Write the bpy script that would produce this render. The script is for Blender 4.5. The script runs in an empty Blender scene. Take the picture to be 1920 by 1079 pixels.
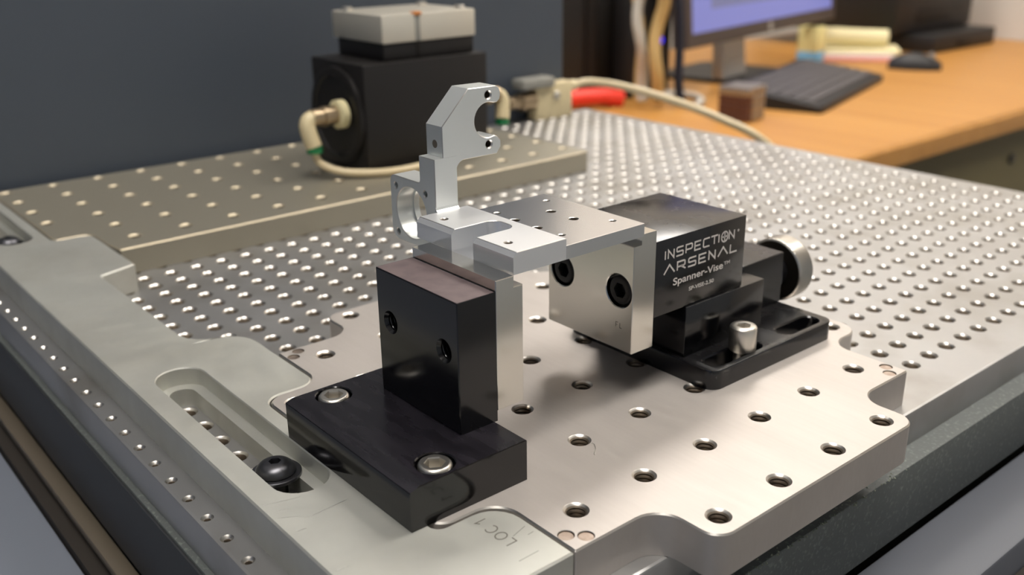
import bpy, bmesh, math, random
from mathutils import Vector, Matrix, geometry
random.seed(7)
scene = bpy.context.scene
COL = scene.collection
MM = 0.001                       # all modelling below is written in millimetres

# ------------------------------------------------------------------ camera
cd = bpy.data.cameras.new('camera')
cam = bpy.data.objects.new('camera', cd); COL.objects.link(cam)
cd.sensor_width = 36.0
cd.lens = 1838.84 * 36.0 / 1920.0
cd.clip_start = 0.01; cd.clip_end = 50
R_, D_, F_ = (0.64222254, 0.76643538, -0.01127001), (0.26476486, -0.23560553, -0.93508802), (-0.71933982, 0.5975507, -0.35423634)
cam.matrix_world = Matrix(((R_[0], -D_[0], -F_[0], 129.60 * MM), (R_[1], -D_[1], -F_[1], -174.59 * MM),
                           (R_[2], -D_[2], -F_[2], 142.45 * MM), (0, 0, 0, 1)))
cd.dof.use_dof = True
cd.dof.focus_distance = 0.280
cd.dof.aperture_fstop = 13.0
scene.camera = cam

# ------------------------------------------------------------------ world, exposure
w = bpy.data.worlds.new('world'); scene.world = w; w.use_nodes = True
w.node_tree.nodes['Background'].inputs[0].default_value = (0.82, 0.86, 1.0, 1)
w.node_tree.nodes['Background'].inputs[1].default_value = 0.05
vs = scene.view_settings
vs.view_transform = 'Standard'; vs.look = 'None'; vs.gamma = 1.0; vs.use_curve_mapping = False
vs.exposure = -0.52
LIGHT = 21.0                     # strength of the ceiling light diffusers

# ------------------------------------------------------------------ materials
def lin(c):
    return tuple((x / 12.92 if x <= 0.04045 else ((x + 0.055) / 1.055) ** 2.4) for x in (v / 255.0 for v in c))
def mat(name, col, metal=0.0, rough=0.5, var=None, bump=None, rvar=None, spec=0.5, emit=None, coat=0.0, trans=0.0, dust=None):
    """col sRGB 0-255; var=(scale, second colour, contrast lo, hi); bump=(scale xyz, strength, distance mm); rvar=(scale, lo, hi)"""
    m = bpy.data.materials.new(name); m.use_nodes = True
    nt = m.node_tree; b = nt.nodes['Principled BSDF']; L = nt.links.new
    b.inputs['Base Color'].default_value = (*lin(col), 1)
    b.inputs['Metallic'].default_value = metal
    b.inputs['Roughness'].default_value = rough
    b.inputs['Specular IOR Level'].default_value = spec
    b.inputs['Coat Weight'].default_value = coat
    b.inputs['Transmission Weight'].default_value = trans
    tc = nt.nodes.new('ShaderNodeTexCoord')
    def noise(scale, detail=4.0):
        mp = nt.nodes.new('ShaderNodeMapping'); L(tc.outputs['Object'], mp.inputs[0])
        if isinstance(scale, tuple): mp.inputs['Scale'].default_value = scale
        else: mp.inputs['Scale'].default_value = (scale,) * 3
        n = nt.nodes.new('ShaderNodeTexNoise'); n.inputs['Scale'].default_value = 1.0; n.inputs['Detail'].default_value = detail
        L(mp.outputs[0], n.inputs['Vector']); return n.outputs['Fac']
    def ramp(fac, lo, hi, a, c):
        r = nt.nodes.new('ShaderNodeMapRange'); r.inputs['From Min'].default_value = lo; r.inputs['From Max'].default_value = hi
        r.inputs['To Min'].default_value = a; r.inputs['To Max'].default_value = c; L(fac, r.inputs['Value']); return r.outputs[0]
    if var:
        f = ramp(noise(var[0]), var[2], var[3], 0, 1)
        mx = nt.nodes.new('ShaderNodeMix'); mx.data_type = 'RGBA'
        mx.inputs['A'].default_value = (*lin(col), 1); mx.inputs['B'].default_value = (*lin(var[1]), 1)
        L(f, mx.inputs['Factor']); L(mx.outputs['Result'], b.inputs['Base Color'])
    if rvar:
        L(ramp(noise(rvar[0]), 0.3, 0.7, rvar[1], rvar[2]), b.inputs['Roughness'])
    if bump:
        bp = nt.nodes.new('ShaderNodeBump'); bp.inputs['Strength'].default_value = bump[1]; bp.inputs['Distance'].default_value = bump[2] * MM
        L(noise(bump[0], 3.0), bp.inputs['Height']); L(bp.outputs[0], b.inputs['Normal'])
    if dust:                                        # dust, and a paler cut finish, on faces that look upwards: (colour, roughness)
        ge = nt.nodes.new('ShaderNodeNewGeometry'); sx = nt.nodes.new('ShaderNodeSeparateXYZ'); L(ge.outputs['True Normal'], sx.inputs[0])
        f = ramp(sx.outputs['Z'], .7, .95, 0, 1); n2 = ramp(noise(dust[2]), .3, .75, .25, 1)
        mu_ = nt.nodes.new('ShaderNodeMath'); mu_.operation = 'MULTIPLY'; L(f, mu_.inputs[0]); L(n2, mu_.inputs[1])
        mx = nt.nodes.new('ShaderNodeMix'); mx.data_type = 'RGBA'; mx.inputs['A'].default_value = (*lin(col), 1); mx.inputs['B'].default_value = (*lin(dust[0]), 1)
        L(mu_.outputs[0], mx.inputs['Factor']); L(mx.outputs['Result'], b.inputs['Base Color'])
        L(ramp(mu_.outputs[0], 0, 1, rough, dust[1]), b.inputs['Roughness'])
    if emit:
        b.inputs['Emission Color'].default_value = (*lin(emit[0]), 1); b.inputs['Emission Strength'].default_value = emit[1]
    return m

M = {}
M['dock'] = mat('brushed_plate', (192, 185, 179), .6, 0.48, rvar=((60, 900, 300), 0.44, 0.54), bump=((40, 2600, 2600), 0.06, 0.012), var=((25, 60, 40), (184, 177, 171), .4, .75))
M['bore'] = mat('machined_bore', (202, 198, 192), 1, 0.32)
M['bore2'] = mat('dull_bore', (196, 184, 160), .8, 0.5)
M['thread'] = mat('shaded_thread', (138, 126, 112), .9, 0.42)  # darker tone paints the shade below each hole's countersink
M['dock2'] = mat('far_plate', (170, 164, 148), .72, 0.44)
M['rail'] = mat('bead_blasted_rail', (196, 196, 189), .75, 0.52, rvar=(120, 0.48, 0.58), bump=(2500, 0.08, 0.02), var=(30, (186, 185, 177), .4, .7))
M['base'] = mat('tooling_plate', (172, 171, 170), .8, 0.42, rvar=(40, 0.38, 0.46), var=(30, (154, 151, 146), .45, .7))
M['alu'] = mat('milled_aluminium', (216, 217, 219), 1, 0.25)
M['alu_top'] = mat('fly_cut_aluminium', (232, 233, 235), .72, 0.24, dust=((250, 250, 250), 0.42, (12, 12, 12)))  # dust input here only pales and roughens the upward cut faces
M['alu_arm'] = mat('satin_aluminium', (232, 234, 231), .74, 0.34)
M['jaw'] = mat('jaw_aluminium', (220, 217, 210), 1, 0.16)
M['steel'] = mat('stainless_steel', (214, 209, 200), 1, 0.32)
M['pin'] = mat('pin_face', (176, 160, 148), 1, 0.42, var=(400, (146, 130, 118), .4, .7))
M['black'] = mat('black_anodised', (10, 10, 13), 0, 0.15, spec=0.6, dust=((20, 19, 20), 0.34, (80, 80, 80)))
M['blacktop'] = mat('worn_black_anodised', (14, 13, 15), 0, 0.12, spec=0.6, dust=((34, 31, 37), 0.36, (60, 300, 60)))
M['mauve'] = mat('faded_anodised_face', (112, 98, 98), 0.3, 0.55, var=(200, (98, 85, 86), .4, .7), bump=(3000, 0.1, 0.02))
M['blackox'] = mat('black_oxide_steel', (92, 92, 96), 0.95, 0.34)
M['knobface'] = mat('dark_knob_face', (58, 54, 48), 0.9, 0.4)
M['blackscrew'] = mat('black_screw', (22, 21, 21), 0.2, 0.4)
M['hole'] = mat('hole_dark', (30, 27, 24), 0.5, 0.5)
M['etch'] = mat('laser_marking', (212, 206, 200), 0, 0.6)
M['scratch'] = mat('bright_scratch', (240, 238, 232), 1, 0.3)
M['engrave'] = mat('engraving', (112, 108, 100), 0.4, 0.6)
M['granite'] = mat('dark_granite', (86, 90, 88), 0, 0.6, var=(700, (122, 128, 122), .55, .8), bump=(700, 0.2, 0.2))
M['chips'] = mat('granite_chips', (104, 110, 96), 0, 0.6, var=(900, (150, 154, 138), .5, .7))
M['frame'] = mat('machine_frame_paint', (84, 87, 94), 0, 0.55, bump=(1500, 0.2, 0.1))
M['trim'] = mat('frame_trim', (96, 87, 74), 0, 0.5)
M['sideshade'] = mat('dark_side_shade', (40, 42, 45), 0, 0.5)  # near black, paints the granite's left side as shaded
M['cover'] = mat('blue_grey_cover', (118, 123, 134), 0, 0.5, bump=(1500, 0.2, 0.1))
M['darkgap'] = mat('frame_gap_shade', (40, 34, 28), 0, 0.8)  # dark brown solid painted as the shade in the frame gap
M['column'] = mat('machine_column_paint', (66, 73, 83), 0, 0.5, bump=(900, 0.15, 0.1))
M['stageblk'] = mat('stage_black', (26, 23, 22), 0, 0.45, spec=0.4)
M['stagecap'] = mat('stage_cap', (226, 219, 204), 0.65, 0.4)
M['capgrey'] = mat('cap_groove', (150, 148, 140), 0.2, 0.5)
M['orange'] = mat('orange_mark', (206, 128, 60), 0, 0.5)
M['ivory'] = mat('ivory_plastic', (214, 198, 158), 0, 0.4)
M['brass'] = mat('nickel_brass', (176, 156, 128), 0.9, 0.35)
M['green'] = mat('green_ring', (22, 120, 70), 0, 0.4)
M['hose'] = mat('translucent_hose', (214, 196, 158), 0, 0.3)
M['wood'] = mat('desk_laminate', (180, 129, 64), 0, 0.42, var=((2, 40, 40), (166, 115, 52), .35, .7))
M['olive'] = mat('olive_cabinet', (92, 84, 56), 0, 0.6)
M['plastic'] = mat('black_plastic', (22, 20, 20), 0, 0.5)
M['bezel'] = mat('monitor_bezel', (70, 60, 56), 0, 0.45)
M['keys'] = mat('key_caps', (74, 70, 70), 0, 0.5)
M['screen'] = mat('lit_screen', (20, 20, 30), 0, 0.3, emit=((146, 150, 226), 1.0))
M['window'] = mat('lit_window_grey', (20, 20, 30), 0, 0.3, emit=((132, 134, 178), 1.0))
M['silver'] = mat('silver_plastic', (176, 174, 170), 0.4, 0.4)
M['led'] = mat('blue_led', (10, 10, 40), 0, 0.3, emit=((40, 40, 255), 2.2))
M['cream'] = mat('cream_paper', (226, 214, 168), 0, 0.7)
M['white'] = mat('white_paper', (226, 222, 214), 0, 0.7)
M['pink'] = mat('pink_paper', (226, 160, 150), 0, 0.7)
M['yellow'] = mat('pale_yellow_card', (232, 224, 160), 0, 0.7)
M['blue'] = mat('light_blue_card', (120, 180, 220), 0, 0.6)
M['red'] = mat('red_plastic', (240, 62, 44), 0, 0.45)
M['rust'] = mat('brown_magnet', (92, 58, 44), 0.3, 0.5)
M['nickel'] = mat('nickel_magnet', (170, 162, 150), 0.9, 0.35)
M['wall'] = mat('wall_paint', (206, 198, 188), 0, 0.9)
M['palewall'] = mat('pale_grey_wall_paint', (166, 172, 178), 0, 0.9)
M['darkwall'] = mat('blue_grey_wall_paint', (112, 128, 156), 0, 0.9)
M['ceil'] = mat('ceiling_tile', (206, 202, 194), 0, 0.9)
M['floor'] = mat('floor_vinyl', (110, 106, 100), 0, 0.6)
M['light'] = mat('light_diffuser', (250, 245, 235), 0, 0.5, emit=((255, 250, 243), LIGHT))
M['cable1'] = mat('tan_cable', (190, 160, 104), 0, 0.5)
M['cable2'] = mat('white_cable', (190, 186, 176), 0, 0.5)
M['cable3'] = mat('dark_blue_cable', (26, 34, 52), 0, 0.5)

# ------------------------------------------------------------------ geometry helpers (mm)
class Geo:
    def __init__(s): s.v = []; s.f = []; s.m = None
    def add(s, vs, fs):
        o = len(s.v); s.v += [tuple(p) for p in vs]; s.f += [tuple(i + o for i in q) for q in fs]; return s
    def box(s, a, b, c=0.0):
        (x0, y0, z0), (x1, y1, z1) = a, b
        if c <= 0:
            return s.add([(x0, y0, z0), (x1, y0, z0), (x1, y1, z0), (x0, y1, z0), (x0, y0, z1), (x1, y0, z1), (x1, y1, z1), (x0, y1, z1)],
                         [(3, 2, 1, 0), (4, 5, 6, 7), (0, 1, 5, 4), (1, 2, 6, 5), (2, 3, 7, 6), (3, 0, 4, 7)])
        bm = bmesh.new(); bmesh.ops.create_cube(bm, size=1)
        for p in bm.verts: p.co = Vector(((x0 + x1) / 2 + p.co.x * (x1 - x0), (y0 + y1) / 2 + p.co.y * (y1 - y0), (z0 + z1) / 2 + p.co.z * (z1 - z0)))
        bmesh.ops.bevel(bm, geom=list(bm.edges), offset=c, segments=2, profile=0.5, affect='EDGES')
        bm.verts.index_update()
        s.add([p.co[:] for p in bm.verts], [[q.index for q in f.verts] for f in bm.faces]); bm.free(); return s
    def loft(s, rings, cap0=False, cap1=False, closed=True):
        n = len(rings[0]); vs = [p for r in rings for p in r]; fs = []
        for i in range(len(rings) - 1):
            for j in range(n if closed else n - 1):
                k = (j + 1) % n
                fs.append((i * n + j, i * n + k, (i + 1) * n + k, (i + 1) * n + j))
        if cap0: fs.append(tuple(range(n))[::-1])
        if cap1: fs.append(tuple((len(rings) - 1) * n + j for j in range(n)))
        return s.add(vs, fs)
    def map(s, fn): s.v = [fn(*p) for p in s.v]; return s
    def join(s, g): return s.add(g.v, g.f)

WORLD = {}
USED = set()
def link(name, me, mat_, parent, origin):
    o = bpy.data.objects.new(name, me); COL.objects.link(o)
    if mat_: me.materials.append(mat_ if not isinstance(mat_, str) else M[mat_])
    WORLD[o.name] = Vector(origin)
    if parent:
        o.parent = parent
        o.location = (Vector(origin) - WORLD[parent.name]) * MM
    else: o.location = Vector(origin) * MM
    return o
def obj(name, geo, mat_, parent=None, smooth=32, recalc=True, bore=None):
    if parent is not None: org = WORLD[parent.name]
    else:
        xs = [p[0] for p in geo.v]; ys = [p[1] for p in geo.v]; zs = [p[2] for p in geo.v]
        org = Vector(((min(xs) + max(xs)) / 2, (min(ys) + max(ys)) / 2, min(zs)))
    me = bpy.data.meshes.new(name)
    me.from_pydata([((p[0] - org.x) * MM, (p[1] - org.y) * MM, (p[2] - org.z) * MM) for p in geo.v], [], geo.f)
    if recalc:
        bm = bmesh.new(); bm.from_mesh(me); bmesh.ops.recalc_face_normals(bm, faces=bm.faces); bm.to_mesh(me); bm.free()
    if bore:
        me.materials.append(M[mat_]); bore = bore if isinstance(bore, tuple) else (bore, 'thread'); me.materials.append(M[bore[0]]); me.materials.append(M[bore[1]]); me.polygons.foreach_set('material_index', geo.m); mat_ = None
    me.polygons.foreach_set('use_smooth', [True] * len(me.polygons))
    me.set_sharp_from_angle(angle=math.radians(smooth))
    me.update()
    return link(name, me, mat_, parent, org)
def thing(name, loc, label, cat, group=None):
    o = bpy.data.objects.new(name, None); COL.objects.link(o); o.empty_display_size = 0.005
    o.location = Vector(loc) * MM; WORLD[o.name] = Vector(loc)
    return tag(o, label, cat, group)
def tag(o, label, cat, group=None):
    o['label'] = label; o['category'] = cat
    if group: o['group'] = group
    return o
def struct(name, geo, mat_, label=None):
    o = obj(name, geo, mat_); o['kind'] = 'structure'
    if label: o['label'] = label
    return o

def circle(cx, cy, r, n=32, a0=0.0):
    return [(cx + r * math.cos(a0 + 2 * math.pi * i / n), cy + r * math.sin(a0 + 2 * math.pi * i / n)) for i in range(n)]
def stadium(x0, x1, cy, r, n=12, vert=False):
    p = []
    for i in range(n + 1):
        a = -math.pi / 2 + math.pi * i / n; p.append((x1 + r * math.cos(a), cy + r * math.sin(a)))
    for i in range(n + 1):
        a = math.pi / 2 + math.pi * i / n; p.append((x0 + r * math.cos(a), cy + r * math.sin(a)))
    return [(b, a) for a, b in p][::-1] if vert else p
def round_poly(pts, n=6):
    """pts: (x, y, radius); returns rounded polygon"""
    out = []; N = len(pts)
    for i in range(N):
        p0 = Vector(pts[i - 1][:2]); p = Vector(pts[i][:2]); p1 = Vector(pts[(i + 1) % N][:2]); r = pts[i][2]
        if r <= 0: out.append(tuple(p)); continue
        a = (p0 - p).normalized(); b = (p1 - p).normalized()
        ang = math.acos(max(-1, min(1, a.dot(b)))); t = r / math.tan(ang / 2)
        c = p + (a + b).normalized() * (r / math.sin(ang / 2))
        s, e = p + a * t - c, p + b * t - c
        a0 = math.atan2(s.y, s.x); d = math.atan2(e.y, e.x) - a0
        while d > math.pi: d -= 2 * math.pi
        while d < -math.pi: d += 2 * math.pi
        for k in range(n + 1): out.append((c.x + r * math.cos(a0 + d * k / n), c.y + r * math.sin(a0 + d * k / n)))
    return out
def area2(p): return sum(p[i - 1][0] * p[i][1] - p[i][0] * p[i - 1][1] for i in range(len(p)))
def offset(pts, d):
    """move every edge i (pts[i] -> pts[i+1]) inward by d (scalar or function of edge); pts counter-clockwise"""
    N = len(pts); out = []
    dd = [d(pts[i], pts[(i + 1) % N]) if callable(d) else d for i in range(N)]
    for i in range(N):
        p = Vector(pts[i]); e0 = (p - Vector(pts[i - 1])).normalized(); e1 = (Vector(pts[(i + 1) % N]) - p).normalized()
        n0 = Vector((-e0.y, e0.x)); n1 = Vector((-e1.y, e1.x)); a, b = dd[i - 1], dd[i]
        cr = e0.x * e1.y - e0.y * e1.x
        if abs(cr) < 1e-4: out.append(tuple(p + (n0 * a + n1 * b) / 2)); continue
        q0 = p + n0 * a; q1 = p + n1 * b
        t = ((q1 - q0).x * e1.y - (q1 - q0).y * e1.x) / cr
        out.append(tuple(q0 + e0 * t))
    return out
def plate(outer, h, levels=0.3, holes=(), mapf=None, geo=None):
    """prism of depth h below w=0 with chamfered top; holes: list of (rings, blind) where rings=[(polygon, depth), ...]"""
    if area2(outer) < 0: outer = outer[::-1]
    g = Geo()
    if not isinstance(levels, (list, tuple)): levels = [(0, levels), (levels, 0)] if levels > 0 else [(0, 0)]
    rings = [[(x, y, -dep) for x, y in offset(outer, dd)] for dep, dd in levels] + [[(x, y, -h) for x, y in outer]]
    g.loft(rings)
    def cap(loops3):
        loops = [[Vector(p) for p in l] for l in loops3]
        tris = geometry.tessellate_polygon([[Vector((p.x, p.y, 0)) for p in l] for l in loops])
        g.add([p[:] for l in loops for p in l], tris)
    top = [rings[0]]; bot = [rings[-1]]; bores = {k: 1 for k in range(len(outer))} if len(levels) > 1 else {}
    for hr, blind in holes:
        rr = [[(x, y, -d) for x, y in poly] for poly, d in hr]
        n0 = len(g.f); g.loft(rr, cap1=blind); bores.update({k: 1 if k - n0 < len(rr[0]) else 2 for k in range(n0, len(g.f))})
        top.append(rr[0])
        if not blind: bot.append(rr[-1])
    cap(top); cap(bot)
    bm = bmesh.new(); vv = [bm.verts.new(p) for p in g.v]
    for k, f in enumerate(g.f):
        try: bm.faces.new([vv[i] for i in f]).material_index = bores.get(k, 0)
        except ValueError: pass
    bmesh.ops.remove_doubles(bm, verts=bm.verts, dist=1e-4)
    bmesh.ops.recalc_face_normals(bm, faces=bm.faces)
    bm.verts.index_update()
    g2 = Geo(); g2.v = [p.co[:] for p in bm.verts]; g2.f = [tuple(q.index for q in f.verts) for f in bm.faces]; g2.m = [f.material_index for f in bm.faces]; bm.free()
    if mapf: g2.map(mapf)
    return g2
def thread_hole(cx, cy, r_out, r_in, cs, depth, pitch=1.27, n=28, td=0.32):
    rr = [(circle(cx, cy, r_out, n), 0), (circle(cx, cy, r_in + td, n), cs)]
    d = cs
    while d < depth - pitch:
        rr.append((circle(cx, cy, r_in, n), d + pitch * .35)); rr.append((circle(cx, cy, r_in, n), d + pitch * .5)); rr.append((circle(cx, cy, r_in + td, n), d + pitch * .9)); d += pitch
    rr.append((circle(cx, cy, r_in, n), depth))
    return (rr, True)
def plain_hole(cx, cy, r_out, r_in, cs, depth, n=20, blind=True):
    return ([(circle(cx, cy, r_out, n), 0), (circle(cx, cy, r_in, n), cs), (circle(cx, cy, r_in, n), depth)], blind)
def lathe(prof, n=48, cap0=True, cap1=True):
    """prof: (r, w) along local w axis"""
    g = Geo(); g.loft([[(r * math.cos(2 * math.pi * i / n), r * math.sin(2 * math.pi * i / n), z) for i in range(n)] for r, z in prof], cap0, cap1); return g
def hexring(r, z, n=48):
    out = []
    for i in range(n):
        a = 2 * math.pi * i / n; s = math.pi / 3; b = (a % s) - s / 2
        rr = r * math.cos(math.pi / 6) / math.cos(b); out.append((rr * math.cos(a), rr * math.sin(a), z))
    return out
def screw_head(prof, hex_r, hex_d, n=48, knurl=None):
    """outer profile (r, w) from underside to top inner radius, then a hexagon socket"""
    g = Geo(); rings = []
    for k, (r, z) in enumerate(prof):
        if knurl and knurl[0] <= k <= knurl[1]:
            rings.append([((r - (knurl[2] if i % 2 else 0)) * math.cos(2 * math.pi * i / n), (r - (knurl[2] if i % 2 else 0)) * math.sin(2 * math.pi * i / n), z) for i in range(n)])
        else: rings.append([(r * math.cos(2 * math.pi * i / n), r * math.sin(2 * math.pi * i / n), z) for i in range(n)])
    zt = prof[-1][1]
    rings.append(hexring(hex_r * 1.06, zt, n)); rings.append(hexring(hex_r, zt - 0.25, n)); rings.append(hexring(hex_r, zt - hex_d, n))
    g.loft(rings, cap0=True, cap1=True); return g
def up(cx, cy, cz): return lambda u, v, w_: (cx + u, cy + v, cz + w_)
def face_my(cx, cy, cz): return lambda u, v, w_: (cx + u, cy - w_, cz + v)        # w towards -y
def face_py(cx, cy, cz): return lambda u, v, w_: (cx - u, cy + w_, cz + v)
def face_px(cx, cy, cz): return lambda u, v, w_: (cx + w_, cy + u, cz + v)        # w towards +x
def tube(pts, r, n=14, sub=8, caps=True):
    P = [Vector(p) for p in pts]; path = []
    for i in range(len(P) - 1):
        p0 = P[max(i - 1, 0)]; p1 = P[i]; p2 = P[i + 1]; p3 = P[min(i + 2, len(P) - 1)]
        for k in range(sub):
            t = k / sub
            path.append(0.5 * ((2 * p1) + (p2 - p0) * t + (2 * p0 - 5 * p1 + 4 * p2 - p3) * t * t + (3 * p1 - p0 - 3 * p2 + p3) * t ** 3))
    path.append(P[-1]); rings = []; prev = None
    for i, p in enumerate(path):
        d = (path[min(i + 1, len(path) - 1)] - path[max(i - 1, 0)]).normalized()
        a = prev if prev is not None else (Vector((0, 0, 1)) if abs(d.z) < .9 else Vector((1, 0, 0)))
        u = (a - d * a.dot(d)).normalized(); prev = u; v = d.cross(u)
        rings.append([tuple(p + (u * math.cos(2 * math.pi * j / n) + v * math.sin(2 * math.pi * j / n)) * r) for j in range(n)])
    return Geo().loft(rings, caps, caps)
def stroke(lines, t, mapf, th=0.03):
    """flat ribbons of width t along 2-D polylines, mapped with mapf(u, v, w)"""
    g = Geo()
    for pl in lines:
        P = [Vector(p) for p in pl]; closed = (P[0] - P[-1]).length < 1e-6
        if closed: P = P[:-1]
        N = len(P); Lf, Rt = [], []
        for i in range(N):
            a = P[i] - P[i - 1] if (i > 0 or closed) else P[1] - P[0]
            b = P[(i + 1) % N] - P[i] if (i < N - 1 or closed) else P[-1] - P[-2]
            a = a.normalized(); b = b.normalized(); na = Vector((-a.y, a.x)); nb = Vector((-b.y, b.x)); m = (na + nb)
            m = m / max(m.length_squared, 0.6) * 2 if m.length > 1e-6 else na
            ext = Vector((0, 0))
            if not closed and i == 0: ext = -b * t * .5 * 0
            Lf.append(P[i] + ext + m * t / 2); Rt.append(P[i] + ext - m * t / 2)
        K = N if closed else N - 1
        for i in range(K):
            j = (i + 1) % N
            q = [Lf[i], Rt[i], Rt[j], Lf[j]]
            g.add([mapf(p.x, p.y, 0) for p in q] + [mapf(p.x, p.y, th) for p in q], [(4, 5, 6, 7), (0, 1, 5, 4), (1, 2, 6, 5), (2, 3, 7, 6), (3, 0, 4, 7)])
    return g
def font_geo(txt, u0, u1, v0, cap_h, mapf, th=0.03, bold=0.018):
    c = bpy.data.curves.new('t', 'FONT'); c.body = txt; c.size = 1; c.offset = bold; o = bpy.data.objects.new('t', c); COL.objects.link(o)
    dg = bpy.context.evaluated_depsgraph_get(); me = bpy.data.meshes.new_from_object(o.evaluated_get(dg))
    xs = [v.co.x for v in me.vertices]; x0, x1 = min(xs), max(xs); sx = (u1 - u0) / (x1 - x0); sy = cap_h / 0.729
    g = Geo().add([mapf(u0 + (v.co.x - x0) * sx, v0 + v.co.y * sy, th) for v in me.vertices], [tuple(p.vertices) for p in me.polygons])
    bpy.data.objects.remove(o); bpy.data.curves.remove(c); bpy.data.meshes.remove(me); return g

# ------------------------------------------------------------------ room shell
RX0, RX1, RY0, RY1, RZ0, RZ1 = -2000, 1700, -1900, 2440, -900, 1900
struct('floor', Geo().box((RX0, RY0, RZ0 - 20), (RX1, RY1, RZ0)), 'floor')
struct('ceiling', Geo().box((RX0, RY0, RZ1), (RX1, RY1, RZ1 + 20)), 'ceil')
struct('wall_back', Geo().box((RX0, RY1, RZ0), (RX1, RY1 + 20, RZ1)), 'wall')
struct('wall_left', Geo().box((RX0 - 20, RY0, RZ0), (RX0, RY1, RZ1)), 'wall')
struct('wall_front', Geo().box((RX0, RY0 - 20, RZ0), (RX1, RY0, RZ1)), 'darkwall')
struct('wall_right', Geo().box((RX1, RY0, RZ0), (RX1 + 20, RY1, RZ1)), 'palewall')
for k, (cx, cy, lab) in enumerate(((-1250, 1500, 'ceiling light panel over the desk and monitor'), (150, 1500, 'ceiling light panel beyond the perforated plate'),
                                   (-1250, -300, 'ceiling light panel over the dark machine column'), (250, -300, 'ceiling light panel above the camera'))):
    t = thing('ceiling_light', (cx, cy, RZ1), lab, 'light', 'ceiling light panels')
    obj('frame', Geo().box((cx - 315, cy - 615, RZ1 - 18), (cx + 315, cy - 600, RZ1)).box((cx - 315, cy + 600, RZ1 - 18), (cx + 315, cy + 615, RZ1))
        .box((cx - 315, cy - 600, RZ1 - 18), (cx - 300, cy + 600, RZ1)).box((cx + 300, cy - 600, RZ1 - 18), (cx + 315, cy + 600, RZ1)), 'white', t)
    obj('diffuser', Geo().box((cx - 300, cy - 600, RZ1 - 12), (cx + 300, cy + 600, RZ1 - 4)), 'light', t)

# ------------------------------------------------------------------ measuring machine: granite, frame, column
t = thing('granite_table', (-240, 160, -900), 'dark speckled granite table under the perforated plate', 'table')
obj('slab', Geo().box((-477, -97, -52), (-0.5, 440, -25.4), 0.6), 'granite', t)
cg = Geo(); rr_ = random.Random(3)
for k in range(330):
    y_ = -12 + 112 * rr_.random(); a_ = .25 + .55 * rr_.random() ** 2; p_ = Vector((-0.6 - 2.2 * rr_.random() ** 2, y_, -25.5 - .9 * rr_.random()))
    q_ = [Vector((rr_.uniform(.6, 1.2), 0, rr_.uniform(-.3, .3))), Vector((rr_.uniform(-.3, .3), rr_.uniform(.7, 1.6), 0)), Vector((0, rr_.uniform(-.2, .2), rr_.uniform(.4, .9)))]
    cg.add([p_ + q_[0] * a_, p_ + q_[1] * a_, p_ - q_[0] * a_, p_ - q_[1] * a_, p_ + q_[2] * a_, p_ - q_[2] * a_], [(0, 1, 4), (1, 2, 4), (2, 3, 4), (3, 0, 4), (1, 0, 5), (2, 1, 5), (3, 2, 5), (0, 3, 5)])
ce = obj('chipped_edge', cg, 'chips', t); ce['kind'] = 'stuff'
obj('side_shade_sheet', Geo().box((-477, -97.9, -58), (-0.6, -97.05, -26.2), .2), 'sideshade', t)  # added thin dark sheet, puts shade on the granite's left side
obj('pedestal', Geo().box((-470, -80, -900), (-20, 420, -52)), 'granite', t)
t = thing('machine_frame', (-240, -104, -900), 'grey painted machine frame with ledges around the granite', 'machine')
obj('trim_strip', Geo().box((-476, -103.5, -64), (-3, -97.3, -60), 0.8), 'trim', t)
obj('dark_gap', Geo().box((-476, -108, -90), (-3, -97.3, -66)), 'darkgap', t)
obj('cover', Geo().box((-476, -420, -900), (120, -108, -68), 3), 'cover', t)
obj('ledge', Geo().box((-0.2, -107, -900), (26, 440, -54), 1.5), 'frame', t)
obj('dark_gap', Geo().box((26.2, -107, -900), (60, 440, -66), 1.5), 'darkgap', t)
t = thing('machine_column', (-640, -400, -900), 'tall slate grey machine panel behind the far plate', 'machine')
obj('front_panel', Geo().box((-500, -1500, -900), (-478, 388, 900), 1.5), 'column', t)
obj('side_panel', Geo().box((-800, 372, -900), (-500.5, 387, 900), 1.0), 'column', t)

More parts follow.
